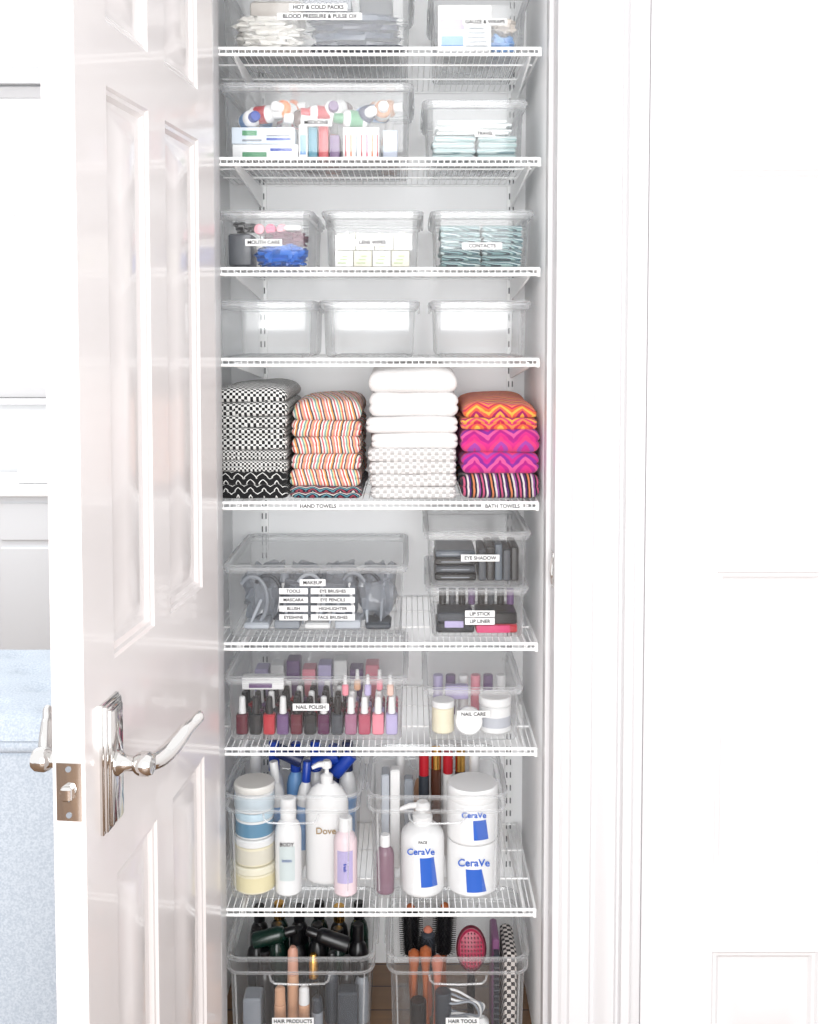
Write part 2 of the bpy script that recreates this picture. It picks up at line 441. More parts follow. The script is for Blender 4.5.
# ------------------------------------------------ bins
def storage_bin(cx, y0, z, w, d, h, lid=True, labels=(), name='storage_bin', r=.022, taper=.012):
    E = empty(name, (cx, y0, z)); cy = d/2
    mb = MB(); hw, hd = w/2, d/2
    def rg(i, zz): return rring(hw-i, hd-i, max(r-i, .006), zz, 0, cy, n=5)
    mb.loft([rg(taper+.016, .003), rg(taper+.012, 0), rg(taper+.004, .001), rg(taper, .007), rg(.009, h-.014)], PB, True, False)
    mb.loft([rg(.009, h-.014), rg(.003, h-.012), rg(.002, h-.003), rg(.006, h-.001), rg(.010, h-.004)], PR, False, False)
    mb.build('bin_body', parent=E, ang=50)
    if lid:
        mb = MB()
        mb.loft([rg(-.001, h-.006), rg(-.002, h+.001), rg(.001, h+.004), rg(.007, h+.005), rg(.010, h+.002)], PR, False, False)
        mb.loft([rg(.010, h+.002), rg(.020, h+.0015), rg(.026, h+.004), rg(.034, h+.0045)], PL, False, True)
        for sx in (-1, 1):   # side latches
            mb.box(sx*(hw+.0005), cy, h-.020, .004, .07, .024, PR, e=.001)
        mb.build('bin_lid', parent=E, ang=50)
    for (t, lx, lz, lw, ls) in labels:
        yy = .007 + taper*(1-lz/h)*.25
        m2 = MB(); m2.box(lx, yy-.0035, lz-.0075*ls, lw, .0008, .015*ls, LABEL, e=.0003); m2.build('label', parent=E)
        text(t, (lx, yy-.0046, lz), .0110*ls, E)
    return E

def content(name, cx, y0, z, fn):
    mb = MB(); fn(mb); return mb.build(name, (cx, y0, z+.0045))

def bottle(mb, x, y, r, h, body, cap, z=0, capf=.25, lab=None):
    hb = h*(1-capf)
    mb.lathe(x, y, z, [(r*.9, 0), (r, r*.12), (r, hb*.84), (r*.85, hb*.93), (r*.5, hb)], body, 18)
    mb.lathe(x, y, z, [(r*.55, hb), (r*.6, hb+.001), (r*.58, h-.002), (r*.5, h)], cap, 16)
    if lab: mb.lathe(x, y, z, [(r*1.01, hb*.2), (r*1.01, hb*.72)], lab, 18)

Y0 = .022
z = SZ[0]
storage_bin(-.190, Y0, z, .396, .36, .150, True, [('HOT & COLD PACKS', .005, .086, .118, 1), ('BLOOD PRESSURE & PULSE OX', .008, .068, .172, 1)])
def f(mb):
    for k in range(7):
        mb.blob((-.100+.008*math.sin(k*2.1), .08, .010+k*.0095), (.15, .12, .018), M('gauze_white', (.84,.83,.81), .9), .35, 4, k*3, 28, 10)
content('gauze_pads', -.190, Y0, z, f)
def f(mb):
    for k in range(4):
        mb.blob((.078, .07, .013+k*.018), (.22-.01*(k % 2), .11, .026), M('gel_pack_slate', (.20,.25,.33), .35) if k % 2 else M('gel_pack_navy', (.11,.15,.24), .3), .3, 3.5, k*5, 30, 10)
    mb.box(.02, .09, .082, .10, .10, .035, GREY, e=.006)
    mb.box(.12, .12, .082, .07, .09, .045, DGREY, e=.006)
    mb.box(-.09, .13, .078, .11, .10, .04, M('beige_case', (.70,.67,.64), .5), e=.006)
content('cold_packs', -.190, Y0, z, f)
storage_bin(.143, Y0, z, .205, .33, .115, True, [('GAUZE & WRAPS', .01, .057, .090, .95)])
def f(mb):
    mb.box(-.030, .07, 0, .11, .07, .095, WHITE, e=.001); mb.box(-.055, .0345, .045, .050, .001, .022, LILAC, e=.0002); mb.box(-.055, .0342, .012, .045, .001, .02, LBLUE, e=.0002)
    for q in range(5): mb.box(-.005, .0343, .010+.009*q, .045-.004*q, .0008, .003, GREY, e=.0002)
    mb.blob((.053, .08, .022), (.07, .09, .045), LBLUE, .5, 3, 2); mb.blob((.052, .08, .06), (.07, .09, .035), M('wrap_beige', (.76,.72,.68), .8), .5, 3, 7)
content('bandage_box', .143, Y0, z, f)

# ---- shelf 2 medicine
z = SZ[1]
storage_bin(-.190, Y0, z, .396, .36, .150, True, [('MEDICINE', 0, .074, .064, 1)])
GP = M('packet_green_print', (.72,.78,.62), .6)
def f(mb):
    mb.box(-.108, .075, 0, .135, .09, .030, WHITE, e=.001); mb.box(-.130, .0295, .004, .05, .001, .010, GREEN, e=.0002); mb.box(-.075, .0295, .016, .045, .001, .006, BLUE, e=.0002)
    mb.box(-.112, .075, .031, .13, .09, .034, M('carton_pale_blue', (.80,.84,.88), .5), e=.001)
    mb.box(-.140, .0295, .048, .03, .001, .010, GREEN, e=.0002); mb.box(-.08, .0295, .038, .05, .001, .005, BLUE, e=.0002); mb.box(-.08, .0295, .046, .05, .001, .003, GREY, e=.0002); mb.box(-.135, .0295, .036, .04, .001, .004, GREY, e=.0002)
    mb.box(-.03, .07, 0, .018, .07, .072, WHITE, e=.001); mb.box(-.03, .0345, .01, .012, .001, .04, LBLUE, e=.0002); mb.box(-.01, .07, 0, .018, .07, .066, TEAL, e=.001)
    mb.box(.012, .07, 0, .02, .07, .070, RED, e=.001); mb.box(.035, .07, 0, .02, .07, .05, PURP, e=.001)
    mb.box(.09, .065, 0, .075, .06, .066, WHITE, e=.001)
    for i in range(7): mb.box(.058+i*.011, .0345, .006, .003, .001, .045, [RED, ORANGE, GREY, RED, HPINK, ORANGE, RED][i], e=.0002)
    mb.box(.15, .07, 0, .03, .07, .06, M('carton_grey', (.66,.69,.75), .5), e=.001)
    cols = [(WHITE, BLUE, LBLUE), (ORANGE, WHITE, WHITE), (WHITE, RED, RED), (WHITE, GREEN, GREEN), (TAN, WHITE, WHITE), (WHITE, WHITE, RED), (BROWN, WHITE, WHITE), (WHITE, PURP, WINE), (NAVY, WHITE, LBLUE)]
    for i in range(18):
        bo, ca, la = cols[(i*5) % 9]; x = -.142+(i % 9)*.0345+(.010 if i > 8 else 0); zz = .088+(.010*(i % 3))+(.016 if i > 8 else 0)
        T = Matrix.Rotation(R(random.choice([-75, 70, 25, -25, 5])), 4, 'Z') @ Matrix.Rotation(R(88), 4, 'X')
        m0 = MB(); bottle(m0, 0, 0, .0185, .070, bo, ca, 0, .28, la)
        mb.merge(m0, Matrix.Translation((x, .065+.07*(i > 8), zz)) @ T @ Matrix.Translation((0, 0, -.035)))
    for i in range(8):
        bo, ca, la = cols[(i*4+3) % 9]; bottle(mb, -.15+i*.042, .24, .018, .10+.015*(i % 3), bo, ca, 0, .25, la)
content('medicine_bottles', -.190, Y0, z, f)
storage_bin(.134, Y0, z, .214, .33, .116, True, [('TRAVEL', .02, .052, .042, .85)])
PACK = stripe('pack_print_aqua', 0, 90, 0, 0, [(.70,.76,.76), (.54,.66,.66), (.77,.81,.81), (.44,.54,.56)], bump=.1)
def f(mb):
    for k in range(4):
        mb.box(-.042, .1, k*.0125, .086, .12, .0115, PACK, e=.003, rz=R(random.uniform(-3, 3))); mb.box(.048, .1, k*.0125, .08, .12, .0115, PACK, e=.003, rz=R(random.uniform(-3, 3)))
    for k in range(5):
        mb.box(-.002, .1, .052+k*.006, .15+.012*math.sin(k*3), .12, .0055, M('sachet_white', (.84,.86,.86), .5), e=.002, rz=R(random.uniform(-5, 5)))
content('travel_packs', .134, Y0, z, f)

# ---- shelf 3
z = SZ[2]
storage_bin(-.296, Y0, z, .196, .33, .113, True, [('MOUTH CARE', -.003, .052, .076, .95)])
def f(mb):
    mb.box(-.056, .07, 0, .048, .08, .068, DGREY, e=.004); mb.blob((-.050, .08, .083), (.058, .08, .024), BLACK, .4, 3, 1)
    mb.blob((.028, .072, .024), (.122, .10, .055), M('blue_pouch', (.10,.40,.76), .25), .4, 4.5, 4, 40, 20)
    mb.blob((.034, .085, .060), (.105, .1, .040), M('wine_pouch', (.42,.14,.27), .4), .4, 4.5, 8, 40, 20)
    for i in range(3): mb.cyl(-.02+i*.024, .06, .080, .011, .05, PINK if i != 1 else HPINK, T=Matrix.Rotation(R(-90), 4, 'X'), seg=14)
    mb.box(.052, .07, .076, .035, .06, .010, WHITE, e=.003)
content('mouth_care_supplies', -.296, Y0, z, f)
storage_bin(-.076, Y0, z, .207, .33, .113, True, [('LENS WIPES', .0, .052, .072, .95)])
CARD = M('packet_ivory', (.86,.855,.80), .6)
def f(mb):
    for k in range(21):
        x = -.076+k*.0074
        mb.box(x, .10, 0, .006, .11+.01*(k % 2), .070+random.uniform(-.006, .006), CARD if k % 3 else WHITE, e=.0006)
    for j, (zz, off) in enumerate(((0, 0), (.034, .01))):
        for k in range(4):
            x = -.060+.039*k+off*.5; mb.box(x, .033-.004*j, zz, .037, .003, .033, CARD if (k+j) % 2 else WHITE, e=.0006, rz=R(random.uniform(-3, 3)))
            for q in range(3): mb.box(x-.004+.003*q, .0306-.004*j, zz+.006+.007*q, .018-.003*q, .0006, .0025, GP, e=.0002)
content('lens_wipe_packets', -.076, Y0, z, f)
storage_bin(.149, Y0, z, .21, .33, .113, True, [('CONTACTS', .0, .045, .082, .95)])
PACK2 = stripe('pack_print_teal', 12, 75, .15, 40, [(.58,.68,.68), (.32,.44,.47), (.72,.78,.78), (.25,.32,.35), (.46,.58,.59), (.21,.27,.30)], bump=.1)
def f(mb):
    for k in range(7):
        for sx in (-.043, .043): mb.box(sx+.002*math.sin(k*2), .09, k*.0122, .083, .12, .0112, PACK2, e=.003, rz=R(random.uniform(-3, 3)))
content('contact_lens_packs', .149, Y0, z, f)

z = SZ[3]
for cx in (-.298, -.083, .147): storage_bin(cx, Y0, z, .206, .33, .113)

# ---- shelf 5 towels
z = SZ[4]
def towel_stack(name, cx, y0, w, d, layers, seed=0):
    """layers: list of (thickness, mat, dw, dx); each layer is a folded towel with a visible fold crease"""
    mb = MB(); zz = .0005
    for li, (t, mat, dw, dx) in enumerate(layers):
        rings = []; hw = (w+dw)/2; hd = d/2; nS = 16
        top = li == len(layers)-1
        lx = .0028*noise.noise(Vector((seed*3.1, li*2.3, 7)))
        yo = .008*noise.noise(Vector((seed, li*2.9, 1)))+.0015
        def wob(p, k):
            v = Vector((p[0]*11+li*3.7+seed, p[1]*9, li*5.1))
            dy = .006*noise.noise(v*1.7)+yo; dz = (.006 if top else .0032)*noise.noise(v+Vector((9, 9, 9)))*(k+.1)
            ed = max(0, abs(p[0])/hw-.45)/.55; fr = max(0, (.06-p[1])/.06)
            if top: dz -= k*(.010*ed*ed+.008*min(fr, 1)**2)
            else: dz -= k*.0022*ed**3
            return (p[0]+dx+lx+.004*noise.noise(v*1.3+Vector((3, 1, 7))), p[1]+dy, p[2]+dz)
        for k in range(nS+1):
            a = math.pi*(k/nS)-math.pi/2
            ins = t*.42*(1-max(math.cos(a), 0)**.62)
            if t > .02: ins += {7: .0010, 8: .0040, 9: .0010}.get(k, 0)
            zs = math.copysign(abs(math.sin(a))**.95, math.sin(a))
            rings.append([wob(p, 0 if k < nS/2 else 1) for p in rring(hw-ins, hd-ins, .010, zz+t/2+t/2*zs, 0, hd, n=3, sub=18)])
        for s_ in (.1, .25, .5, .75):
            rings.append([wob(p, 1) for p in rring((hw-t*.42)*(1-s_), (hd-t*.42)*(1-s_), .010*(1-s_)+.001, zz+t+.0008*s_, 0, hd, n=3, sub=18)])
        mb.loft(rings, mat, True, True)
        zz += t*.965
    return mb.build(name, (cx, y0, z), ang=75)
K, Wt = (.05,.05,.06), (.86,.86,.85)
T1 = stripe('towel_black_white_check', 0, 0, 0, 0, [K, Wt], checker=165)
T1b = stripe('towel_black_white_fine', 0, 0, 0, 0, [K, Wt], checker=230)
T1z = stripe('towel_black_zigzag', 0, 60, .8, 75, [K, K, K, Wt, K, K, K])
T2c = [(.86,.84,.81), (.76,.28,.24), (.88,.85,.81), (.86,.58,.30), (.28,.27,.32), (.86,.84,.81), (.80,.36,.42), (.88,.85,.81), (.42,.60,.60), (.84,.76,.55), (.76,.33,.30), (.86,.84,.81), (.35,.30,.36), (.88,.64,.47), (.83,.5,.5)]
T2 = [stripe('towel_multicolor_stripe', 22, 5-10*q, 0, 0, T2c[q*5:]+T2c[:q*5]) for q in (0, 1)]
T2z = stripe('towel_dark_stripe', 0, 75, .5, 70, [(.10,.12,.2), (.8,.78,.75), (.12,.12,.18), (.6,.25,.3), (.08,.1,.18), (.35,.55,.6)])
T3 = M('towel_white', (.85,.84,.835), .95, bump=.8, bscale=350)
T3b = stripe('towel_white_lattice', 0, 0, 0, 0, [(.86,.85,.845), (.72,.71,.705)], checker=130)
T4a = stripe('towel_sunset_zigzag', 0, 20, .42, 42, [(.86,.66,.28), (.84,.40,.22), (.73,.16,.30), (.88,.50,.30), (.78,.22,.42), (.88,.62,.27), (.60,.12,.34), (.84,.35,.28)])
T4b = stripe('towel_magenta_zigzag', 0, 15, .38, 38, [(.78,.16,.48), (.64,.12,.48), (.82,.32,.56), (.50,.15,.54), (.74,.14,.50), (.60,.24,.60), (.82,.22,.46)])
T4c = stripe('towel_dark_multi_stripe', 26, 3, 0, 0, [(.12,.1,.16), (.72,.32,.45), (.15,.12,.2), (.8,.76,.76), (.32,.15,.38), (.1,.1,.14), (.76,.46,.3), (.1,.1,.14), (.78,.74,.74), (.5,.25,.5)])
towel_stack('hand_towel_stack', -.330, .025, .152, .30, [(.030, T1z, .002, 0), (.028, T1z, .001, -.001), (.026, T1b, .000, 0), (.022, T1b, .0, .001), (.026, T1, 0, 0), (.022, T1, -.002, .002), (.024, T1, -.001, .001), (.030, T1, .002, .002), (.034, T1, 0, 0)], 1)
towel_stack('hand_towel_stack', -.174, .03, .148, .29, [(.026, T2z, .006, 0), (.036, T2[0], .002, 0), (.034, T2[1], 0, .001), (.036, T2[0], -.002, 0), (.036, T2[1], .0, -.001), (.048, T2[0], -.002, .001)], 2)
towel_stack('bath_towel_stack', .0065, .02, .188, .32, [(.027, T3b, -.006, 0), (.027, T3b, -.006, 0), (.027, T3b, -.004, 0), (.027, T3b, -.002, 0), (.034, T3, -.006, .002), (.034, T3, .0, .001), (.052, T3, .0, .001), (.055, T3, -.004, .0)], 3)
towel_stack('bath_towel_stack', .1875, .02, .162, .32, [(.054, T4c, .002, 0), (.046, T4b, .002, 0), (.050, T4b, .004, -.001), (.024, T4a, -.002, -.001), (.036, T4a, -.006, -.003)], 4)

# ---- shelf 6 makeup
z = SZ[5]
lb = [('MAKEUP', -.005, .118, .054, .95)]
for r_, (a, b_) in enumerate((('TOOLS', 'EYE BRUSHES'), ('MASCARA', 'EYE PENCILS'), ('BLUSH', 'HIGHLIGHTER'), ('EYESHINE', 'FACE BRUSHES'))):
    lb += [(a, -.045, .100-.0185*r_, .060, .85), (b_, .037, .100-.0185*r_, .092, .85)]
storage_bin(-.197, Y0, z, .385, .36, .150, True, lb)
def brush(mb, p, q, hr, head, hm):
    P = Vector(p); Q = Vector(q); pts = [P+(Q-P)*t for t in (0, .3, .6, .78)]
    mb.tube(pts, .003, hm, 8, [.002, .0038, .003, .0035])
    pts = [P+(Q-P)*t for t in (.78, .79, .9, .97, 1)]
    mb.tube(pts, .003, head, 10, [.0035, hr*.8, hr, hr*.8, hr*.2])
SMOKE = plastic('smoky_pouch', .40, .85, tint=(.88,.89,.91), diff=(.70,.73,.77))
LG = M('light_grey_plastic', (.70,.72,.75), .4)
def f(mb):
    for i in range(11):
        x = -.145+i*.028; lean = random.uniform(-.04, .04)
        brush(mb, (x, .06+.01*(i % 3), .008), (max(-.14, min(.14, x+lean)), .12+.05*(i % 2), .09+.01*(i % 3)), .006+.003*(i % 3), [DGREY, GREY, GREY][i % 3], [LG, GREY, WHITE][i % 3])
    for k, x in enumerate((-.125, -.042, .042, .125)):
        mb.blob((x, .17, .060), (.098, .20, .125), SMOKE, .35, 3.0, k*6, 30, 18, .5)
    for k, x in enumerate((-.140, -.110, -.02, .075, .105)):
        pts = [(x+.032*math.cos(a), .07+.01*k, .060+.052*math.sin(a)) for a in [R(-60+q*18) for q in range(12)]]
        mb.tube(pts, .0040, [GREY, DGREY, LG][k % 3], 8)
    for k in range(5): mb.box(-.13+.065*k, .09, 0, .055, .07, .014+.006*(k % 2), [LG, GREY, WHITE, LG, DGREY][k], e=.004)
content('makeup_brushes', -.197, Y0, z, f)
storage_bin(.142, Y0, z, .213, .33, .104, True, [('LIP STICK', .005, .052, .062, .95), ('LIP LINER', .005, .036, .062, .95)])
def f(mb):
    mb.box(-.045, .07, 0, .080, .08, .022, M('black_compact', (.10,.10,.12), .25), e=.003); mb.box(-.045, .07, .023, .075, .08, .02, DGREY, e=.003)
    for i in range(8): mb.cyl(-.07+i*.021, .1, .044, .008, .035, [BLACK, DGREY, BLACK, PURP][i % 4], seg=12)
    mb.box(.042, .07, 0, .088, .08, .018, RED, e=.003); mb.box(.042, .07, .019, .086, .08, .024, BLACK, e=.003)
    mb.box(-.048, .028, .012, .04, .003, .014, LILAC, e=.001); mb.box(.035, .028, .001, .07, .003, .016, HPINK, e=.001)
content('lipsticks', .142, Y0, z, f)
z2 = z+.1105
storage_bin(.142, Y0-.004, z2, .220, .33, .110, True, [('EYE SHADOW', .005, .060, .080, .95)])
def f(mb):
    sl = M('slate', (.28,.32,.36), .3)
    for k in range(4):
        mb.box(-.045, .095, k*.0165, .088-.004*(k % 2), .12, .015, [BLACK, DGREY, BLACK, sl][k], e=.003); mb.box(-.045, .0345, k*.0165+.006, .06, .0008, .002, GREY, e=.0002)
    for i in range(5): mb.box(.012+i*.0172, .09, 0, .0155, .11, .066+.006*(i % 3), [DGREY, BLACK, sl, DGREY, BLACK][i], e=.002)
content('eyeshadow_palettes', .142, Y0, z2, f)

# ---- shelf 7 nail
z = SZ[6]
storage_bin(-.197, Y0, z, .385, .36, .135, True, [('NAIL POLISH', -.01, .075, .076, 1)])
def polish(mb, x, y, col, cap, z=0, s=1):
    mb.box(x, y, z, .024*s, .024*s, .040*s, col, e=.003, r=.006)
    mb.lathe(x, y, z+.040*s, [(.006*s, 0), (.0075*s, .001), (.006*s, .032*s), (.004*s, .034*s)], cap, 12)
def f(mb):
    cs = [WINE, BLACK, RED, PURP, WINE, BLACK, M('plum', (.3,.08,.25), .2), DGREY, M('mauve', (.6,.4,.5), .2), M('rose_polish', (.66,.3,.38), .2), PINK, LILAC]
    for r_ in range(4):
        for i in range(12):
            c = cs[(i+r_*5) % 8] if i < 8 else cs[8+(i+r_) % 4]
            polish(mb, -.160+i*.0290, .045+r_*.034, c, BLACK if (i+r_) % 3 and i < 8 else WHITE, 0, 1.08)
    for i in range(5): polish(mb, .06+i*.024, .047+.035*(i % 2), [PINK, TAN, LILAC, PINK, M('nude', (.86,.73,.68), .25)][i], WHITE, .081, .62)
    mb.box(-.12, .09, .084, .09, .03, .026, WHITE, e=.001); mb.box(-.125, .0745, .088, .05, .001, .010, PURP, e=.0002)
    for i in range(8): mb.box(-.14+i*.036, .22, 0, .03, .05, .09+.01*(i % 3), [LILAC, WHITE, PURP, PINK][i % 4], e=.002)
content('nail_polish_bottles', -.197, Y0, z, f)
storage_bin(.134, Y0, z, .208, .33, .112, True, [('NAIL CARE', .0, .060, .068, .95)])
def f(mb):
    mb.cyl(-.062, .06, 0, .024, .054, CREAM); mb.cyl(-.062, .06, .054, .025, .014, WHITE)
    mb.cyl(-.008, .045, .0295, .029, .022, WHITE, T=Matrix.Rotation(R(80), 4, 'X'))
    mb.cyl(.050, .065, 0, .034, .058, WHITE); mb.cyl(.050, .065, .058, .035, .018, WHITE)
    mb.lathe(.050, .065, 0, [(.0343, .014), (.0343, .036)], M('label_grey_print', (.70,.71,.74), .5))
    for i in range(6): mb.cyl(-.07+i*.028, .16, 0, .011, .09, [LILAC, PURP, WHITE, PINK, PURP, WHITE][i], seg=14)
    mb.box(-.03, .12, .05, .05, .02, .03, LILAC, e=.002)
content('nail_care_jars', .134, Y0, z, f)

# ---- open tote bins with grips
def tote(cx, y0, z, w, d, h, labels=()):
    E = empty('storage_tote', (cx, y0, z)); cy = d/2; hw, hd = w/2, d/2; r = .035
    def rg(i, zz): return rring(hw-i, hd-i, max(r-i, .012), zz, 0, cy, n=7)
    mb = MB()
    mb.loft([rg(.030, .004), rg(.024, .0), rg(.016, .002), rg(.013, .012), rg(.009, h-.036)], PB, True, False)
    mb.loft([rg(.009, h-.036), rg(.002, h-.034), rg(.000, h-.030), rg(-.001, h-.008)], PB, False, False)
    mb.loft([rg(-.001, h-.008), rg(-.002, h-.003), rg(.001, h), rg(.005, h), rg(.007, h-.006)], PR, False, False)
    mb.loft([rg(.0015, h-.038), rg(-.0005, h-.0335), rg(.0005, h-.029)], PR, False, False)
    mb.build('tote_body', parent=E, ang=50)
    mb = MB()
    for yy in (.004, d-.004):
        gw = w*.20; zt = h-.040
        mb.tube([(-gw, yy, zt), (-gw*.96, yy, zt-.012), (-gw*.82, yy, zt-.019), (0, yy, zt-.021), (gw*.82, yy, zt-.019), (gw*.96, yy, zt-.012), (gw, yy, zt)], .0024, PR, 8)
    for sx in (-1, 1):
        mb.tube([(sx*(hw-.022), .0085, h-.04), (sx*(hw-.026), .012, .02)], .0020, PR, 6)
        mb.box(sx*(hw+.002), cy, h-.028, .008, .10, .02, PR, e=.003)
    mb.build('grips', parent=E)
    for (t, lx, lz, lw, ls) in labels:
        m2 = MB(); m2.box(lx, .0055, lz-.0075*ls, lw, .0008, .015*ls, LABEL, e=.0003); m2.build('label', parent=E)
        text(t, (lx, .0044, lz), .0108*ls, E)
    return E

z = SZ[7]
tote(-.250, .02, z, .290, .29, .230); tote(.058, .02, z, .296, .29, .230)
zb = z+.0045
def jar(cx, y, z_, r, h, lid, lab, name='cream_jar'):
    mb = MB(); lh = h*.26
    mb.lathe(0, 0, 0, [(r*.88, 0), (r*.96, .003), (r*.97, h-lh-.002), (r*.9, h-lh)], lab[0], 32)
    mb.lathe(0, 0, 0, [(r*.98, h-lh), (r, h-lh+.001), (r, h-.003), (r*.95, h)], lid, 32)
    mb.lathe(0, 0, 0, [(r*.985, (h-lh)*.15), (r*.985, (h-lh)*.85)], lab[1], 32)
    return mb.build(name, (cx, y, z_))
jar(-.335, .085, zb, .047, .058, M('cream_lid', (.88,.86,.78), .4), (CREAM, M('butter', (.86,.82,.66), .45)))
jar(-.335, .085, zb+.0585, .044, .058, WHITE, (CREAM, M('sand_label', (.82,.80,.74), .45)))
jar(-.335, .085, zb+.117, .042, .056, M('lid_pale_blue', (.70,.79,.84), .4), (WHITE, M('jar_sea', (.30,.50,.62), .4)))
jar(-.335, .085, zb+.1735, .044, .058, M('lid_ivory', (.86,.85,.83), .4), (WHITE, M('jar_white_print', (.74,.79,.82), .4)))
def pump_bottle(name, cx, y, z_, rx, ry, hb, ht, mats, deco=None, face=-1):
    mb = MB(); body, pump = mats
    mb.lathe(0, 0, 0, [(.9, 0), (.98, .004), (1, .01), (1, hb*.80), (.93, hb*.88), (.70, hb*.95), (.42, hb)], body, 32, sx=rx, sy=ry)
    rn = min(rx, ry)
    mb.lathe(0, 0, hb, [(.45*rn, -.002), (.46*rn, .016), (.3*rn, .020), (.16*rn, .022), (.16*rn, ht-hb-.016)], pump, 20)
    mb.lathe(0, 0, ht-.018, [(.2*rn, 0), (.36*rn, .003), (.36*rn, .012), (.25*rn, .018)], pump, 20)
    mb.tube([(0, 0, ht-.008), (face*rn*.6, -.006, ht-.007), (face*rn*1.05, -.012, ht-.012)], .005, pump, 10, [.007, .006, .004])
    if deco: deco(mb)
    return mb.build(name, (cx, y, z_))
SWB = M('label_cobalt', (.16,.36,.72), .4)
mb = MB(); bottle(mb, 0, 0, .028, .205, WHITE, WHITE, 0, .22); mb.arc(0, 0, .035, .11, .0286, 235, 305, M('label_pale', (.77,.81,.81), .5)); o = mb.build('lotion_bottle', (-.260, .062, zb))
text('BODY', (0, -.030, .115), .011, o); text('lotion', (0, -.030, .08), .009, o, M('print_blue', (.3,.4,.6)))
o = pump_bottle('pump_bottle', -.181, .115, zb, .047, .030, .215, .264, (WHITE, WHITE)); text('Dove', (0, -.0315, .12), .02, o, M('print_gold', (.6,.5,.35)))
mb = MB(); bottle(mb, 0, 0, .025, .165, M('pale_pink_plastic', (.87,.79,.81), .4), WHITE, 0, .18); mb.arc(0, 0, .03, .10, .0256, 230, 310, LILAC); o = mb.build('lotion_bottle', (-.137, .058, zb)); 
text('fresh', (0, -.0265, .065), .009, o, BLUE, rot=(R(90), R(90), 0))
def f(mb):
    for i, (x, hgt, bo, ca) in enumerate([(-.105, .250, BLUE, WHITE), (-.06, .265, WHITE, BLUE), (-.012, .255, LBLUE, BLUE), (.035, .265, WHITE, BLUE), (.075, .250, NAVY, BLUE), (.108, .265, WHITE, NAVY)]):
        bottle(mb, x, .22-.015*(i % 2), .021, hgt, bo, ca, 0, .26, WHITE if bo is not WHITE else LBLUE)
    for i, (x, ca) in enumerate([(-.03, WHITE), (.005, BLUE)]):
        m0 = MB(); bottle(m0, 0, 0, .017, .235, WHITE, ca, 0, .2, LBLUE); mb.merge(m0, Matrix.Translation((x, .15, .006)) @ Matrix.Rotation(R(-6+10*i), 4, 'Y'))
    for i, (x, zz, an) in enumerate([(.06, .235, 70), (-.02, .245, -65), (.10, .225, 40)]):   # caps lying across the top
        m0 = MB(); m0.cyl(0, 0, -.03, .016, .06, BLUE if i != 1 else NAVY); mb.merge(m0, Matrix.Translation((x, .17, zz)) @ Matrix.Rotation(R(an), 4, 'Y'))
content('sunscreen_bottles', -.250, .02, z, f)
def deco(mb):
    mb.arc(0, 0, .024, .088, .0472, 266, 312, SWB, 262, 300)
o = pump_bottle('pump_bottle', .028, .075, zb, .047, .047, .145, .190, (WHITE, WHITE), deco); text('CeraVe', (-.004, -.0485, .102), .019, o, SWB); text('FACE', (0, -.0485, .122), .008, o)
mb = MB(); r = .055
mb.lathe(0, 0, 0, [(r*.93, 0), (r, .005), (r, .105), (r*.96, .110)], WHITE, 36)
mb.lathe(0, 0, .1105, [(r*.93, 0), (r, .005), (r, .085), (r*.97, .088)], WHITE, 36)
mb.lathe(0, 0, .199, [(r*.98, 0), (r, .002), (r, .026), (r*.95, .030)], M('jar_lid_white', (.89,.89,.89), .3), 36)
mb.arc(0, 0, .012, .062, r+.0004, 255, 300, SWB, 252, 288); mb.arc(0, 0, .125, .168, r+.0004, 270, 305, SWB, 268, 298)
o = mb.build('moisturizer_jars', (.136, .085, zb)); text('CeraVe', (0, -.0565, .077), .022, o, SWB); text('CeraVe', (0, -.0565, .180), .017, o, SWB)
mb = MB(); bottle(mb, 0, 0, .019, .125, M('mauve_bottle', (.48,.36,.42), .3), WHITE, 0, .2); mb.build('toner_bottle', (-.052, .06, zb))
def f(mb):
    mb.box(-.09, .15, 0, .022, .03, .225, WHITE, e=.003); mb.box(-.06, .16, 0, .02, .03, .20, GREY, e=.003); mb.box(-.112, .17, 0, .018, .05, .21, LG, e=.003)
    for i, (x, ca, hh) in enumerate([(-.025, RED, .235), (.003, GOLD, .25), (.03, RED, .24), (.058, GOLD, .245), (.09, WHITE, .24)]):
        mb.cyl(x, .205, 0, .012, hh-.05, [DGREY, BROWN, WHITE, BROWN, WHITE][i], seg=16); mb.cyl(x, .205, hh-.05, .0115, .05, ca, seg=16)
    for i in range(4): bottle(mb, -.08+i*.05, .25, .018, .215, [WHITE, TAN, WHITE, LILAC][i], WHITE)
content('serum_bottles', .058, .02, z, f)

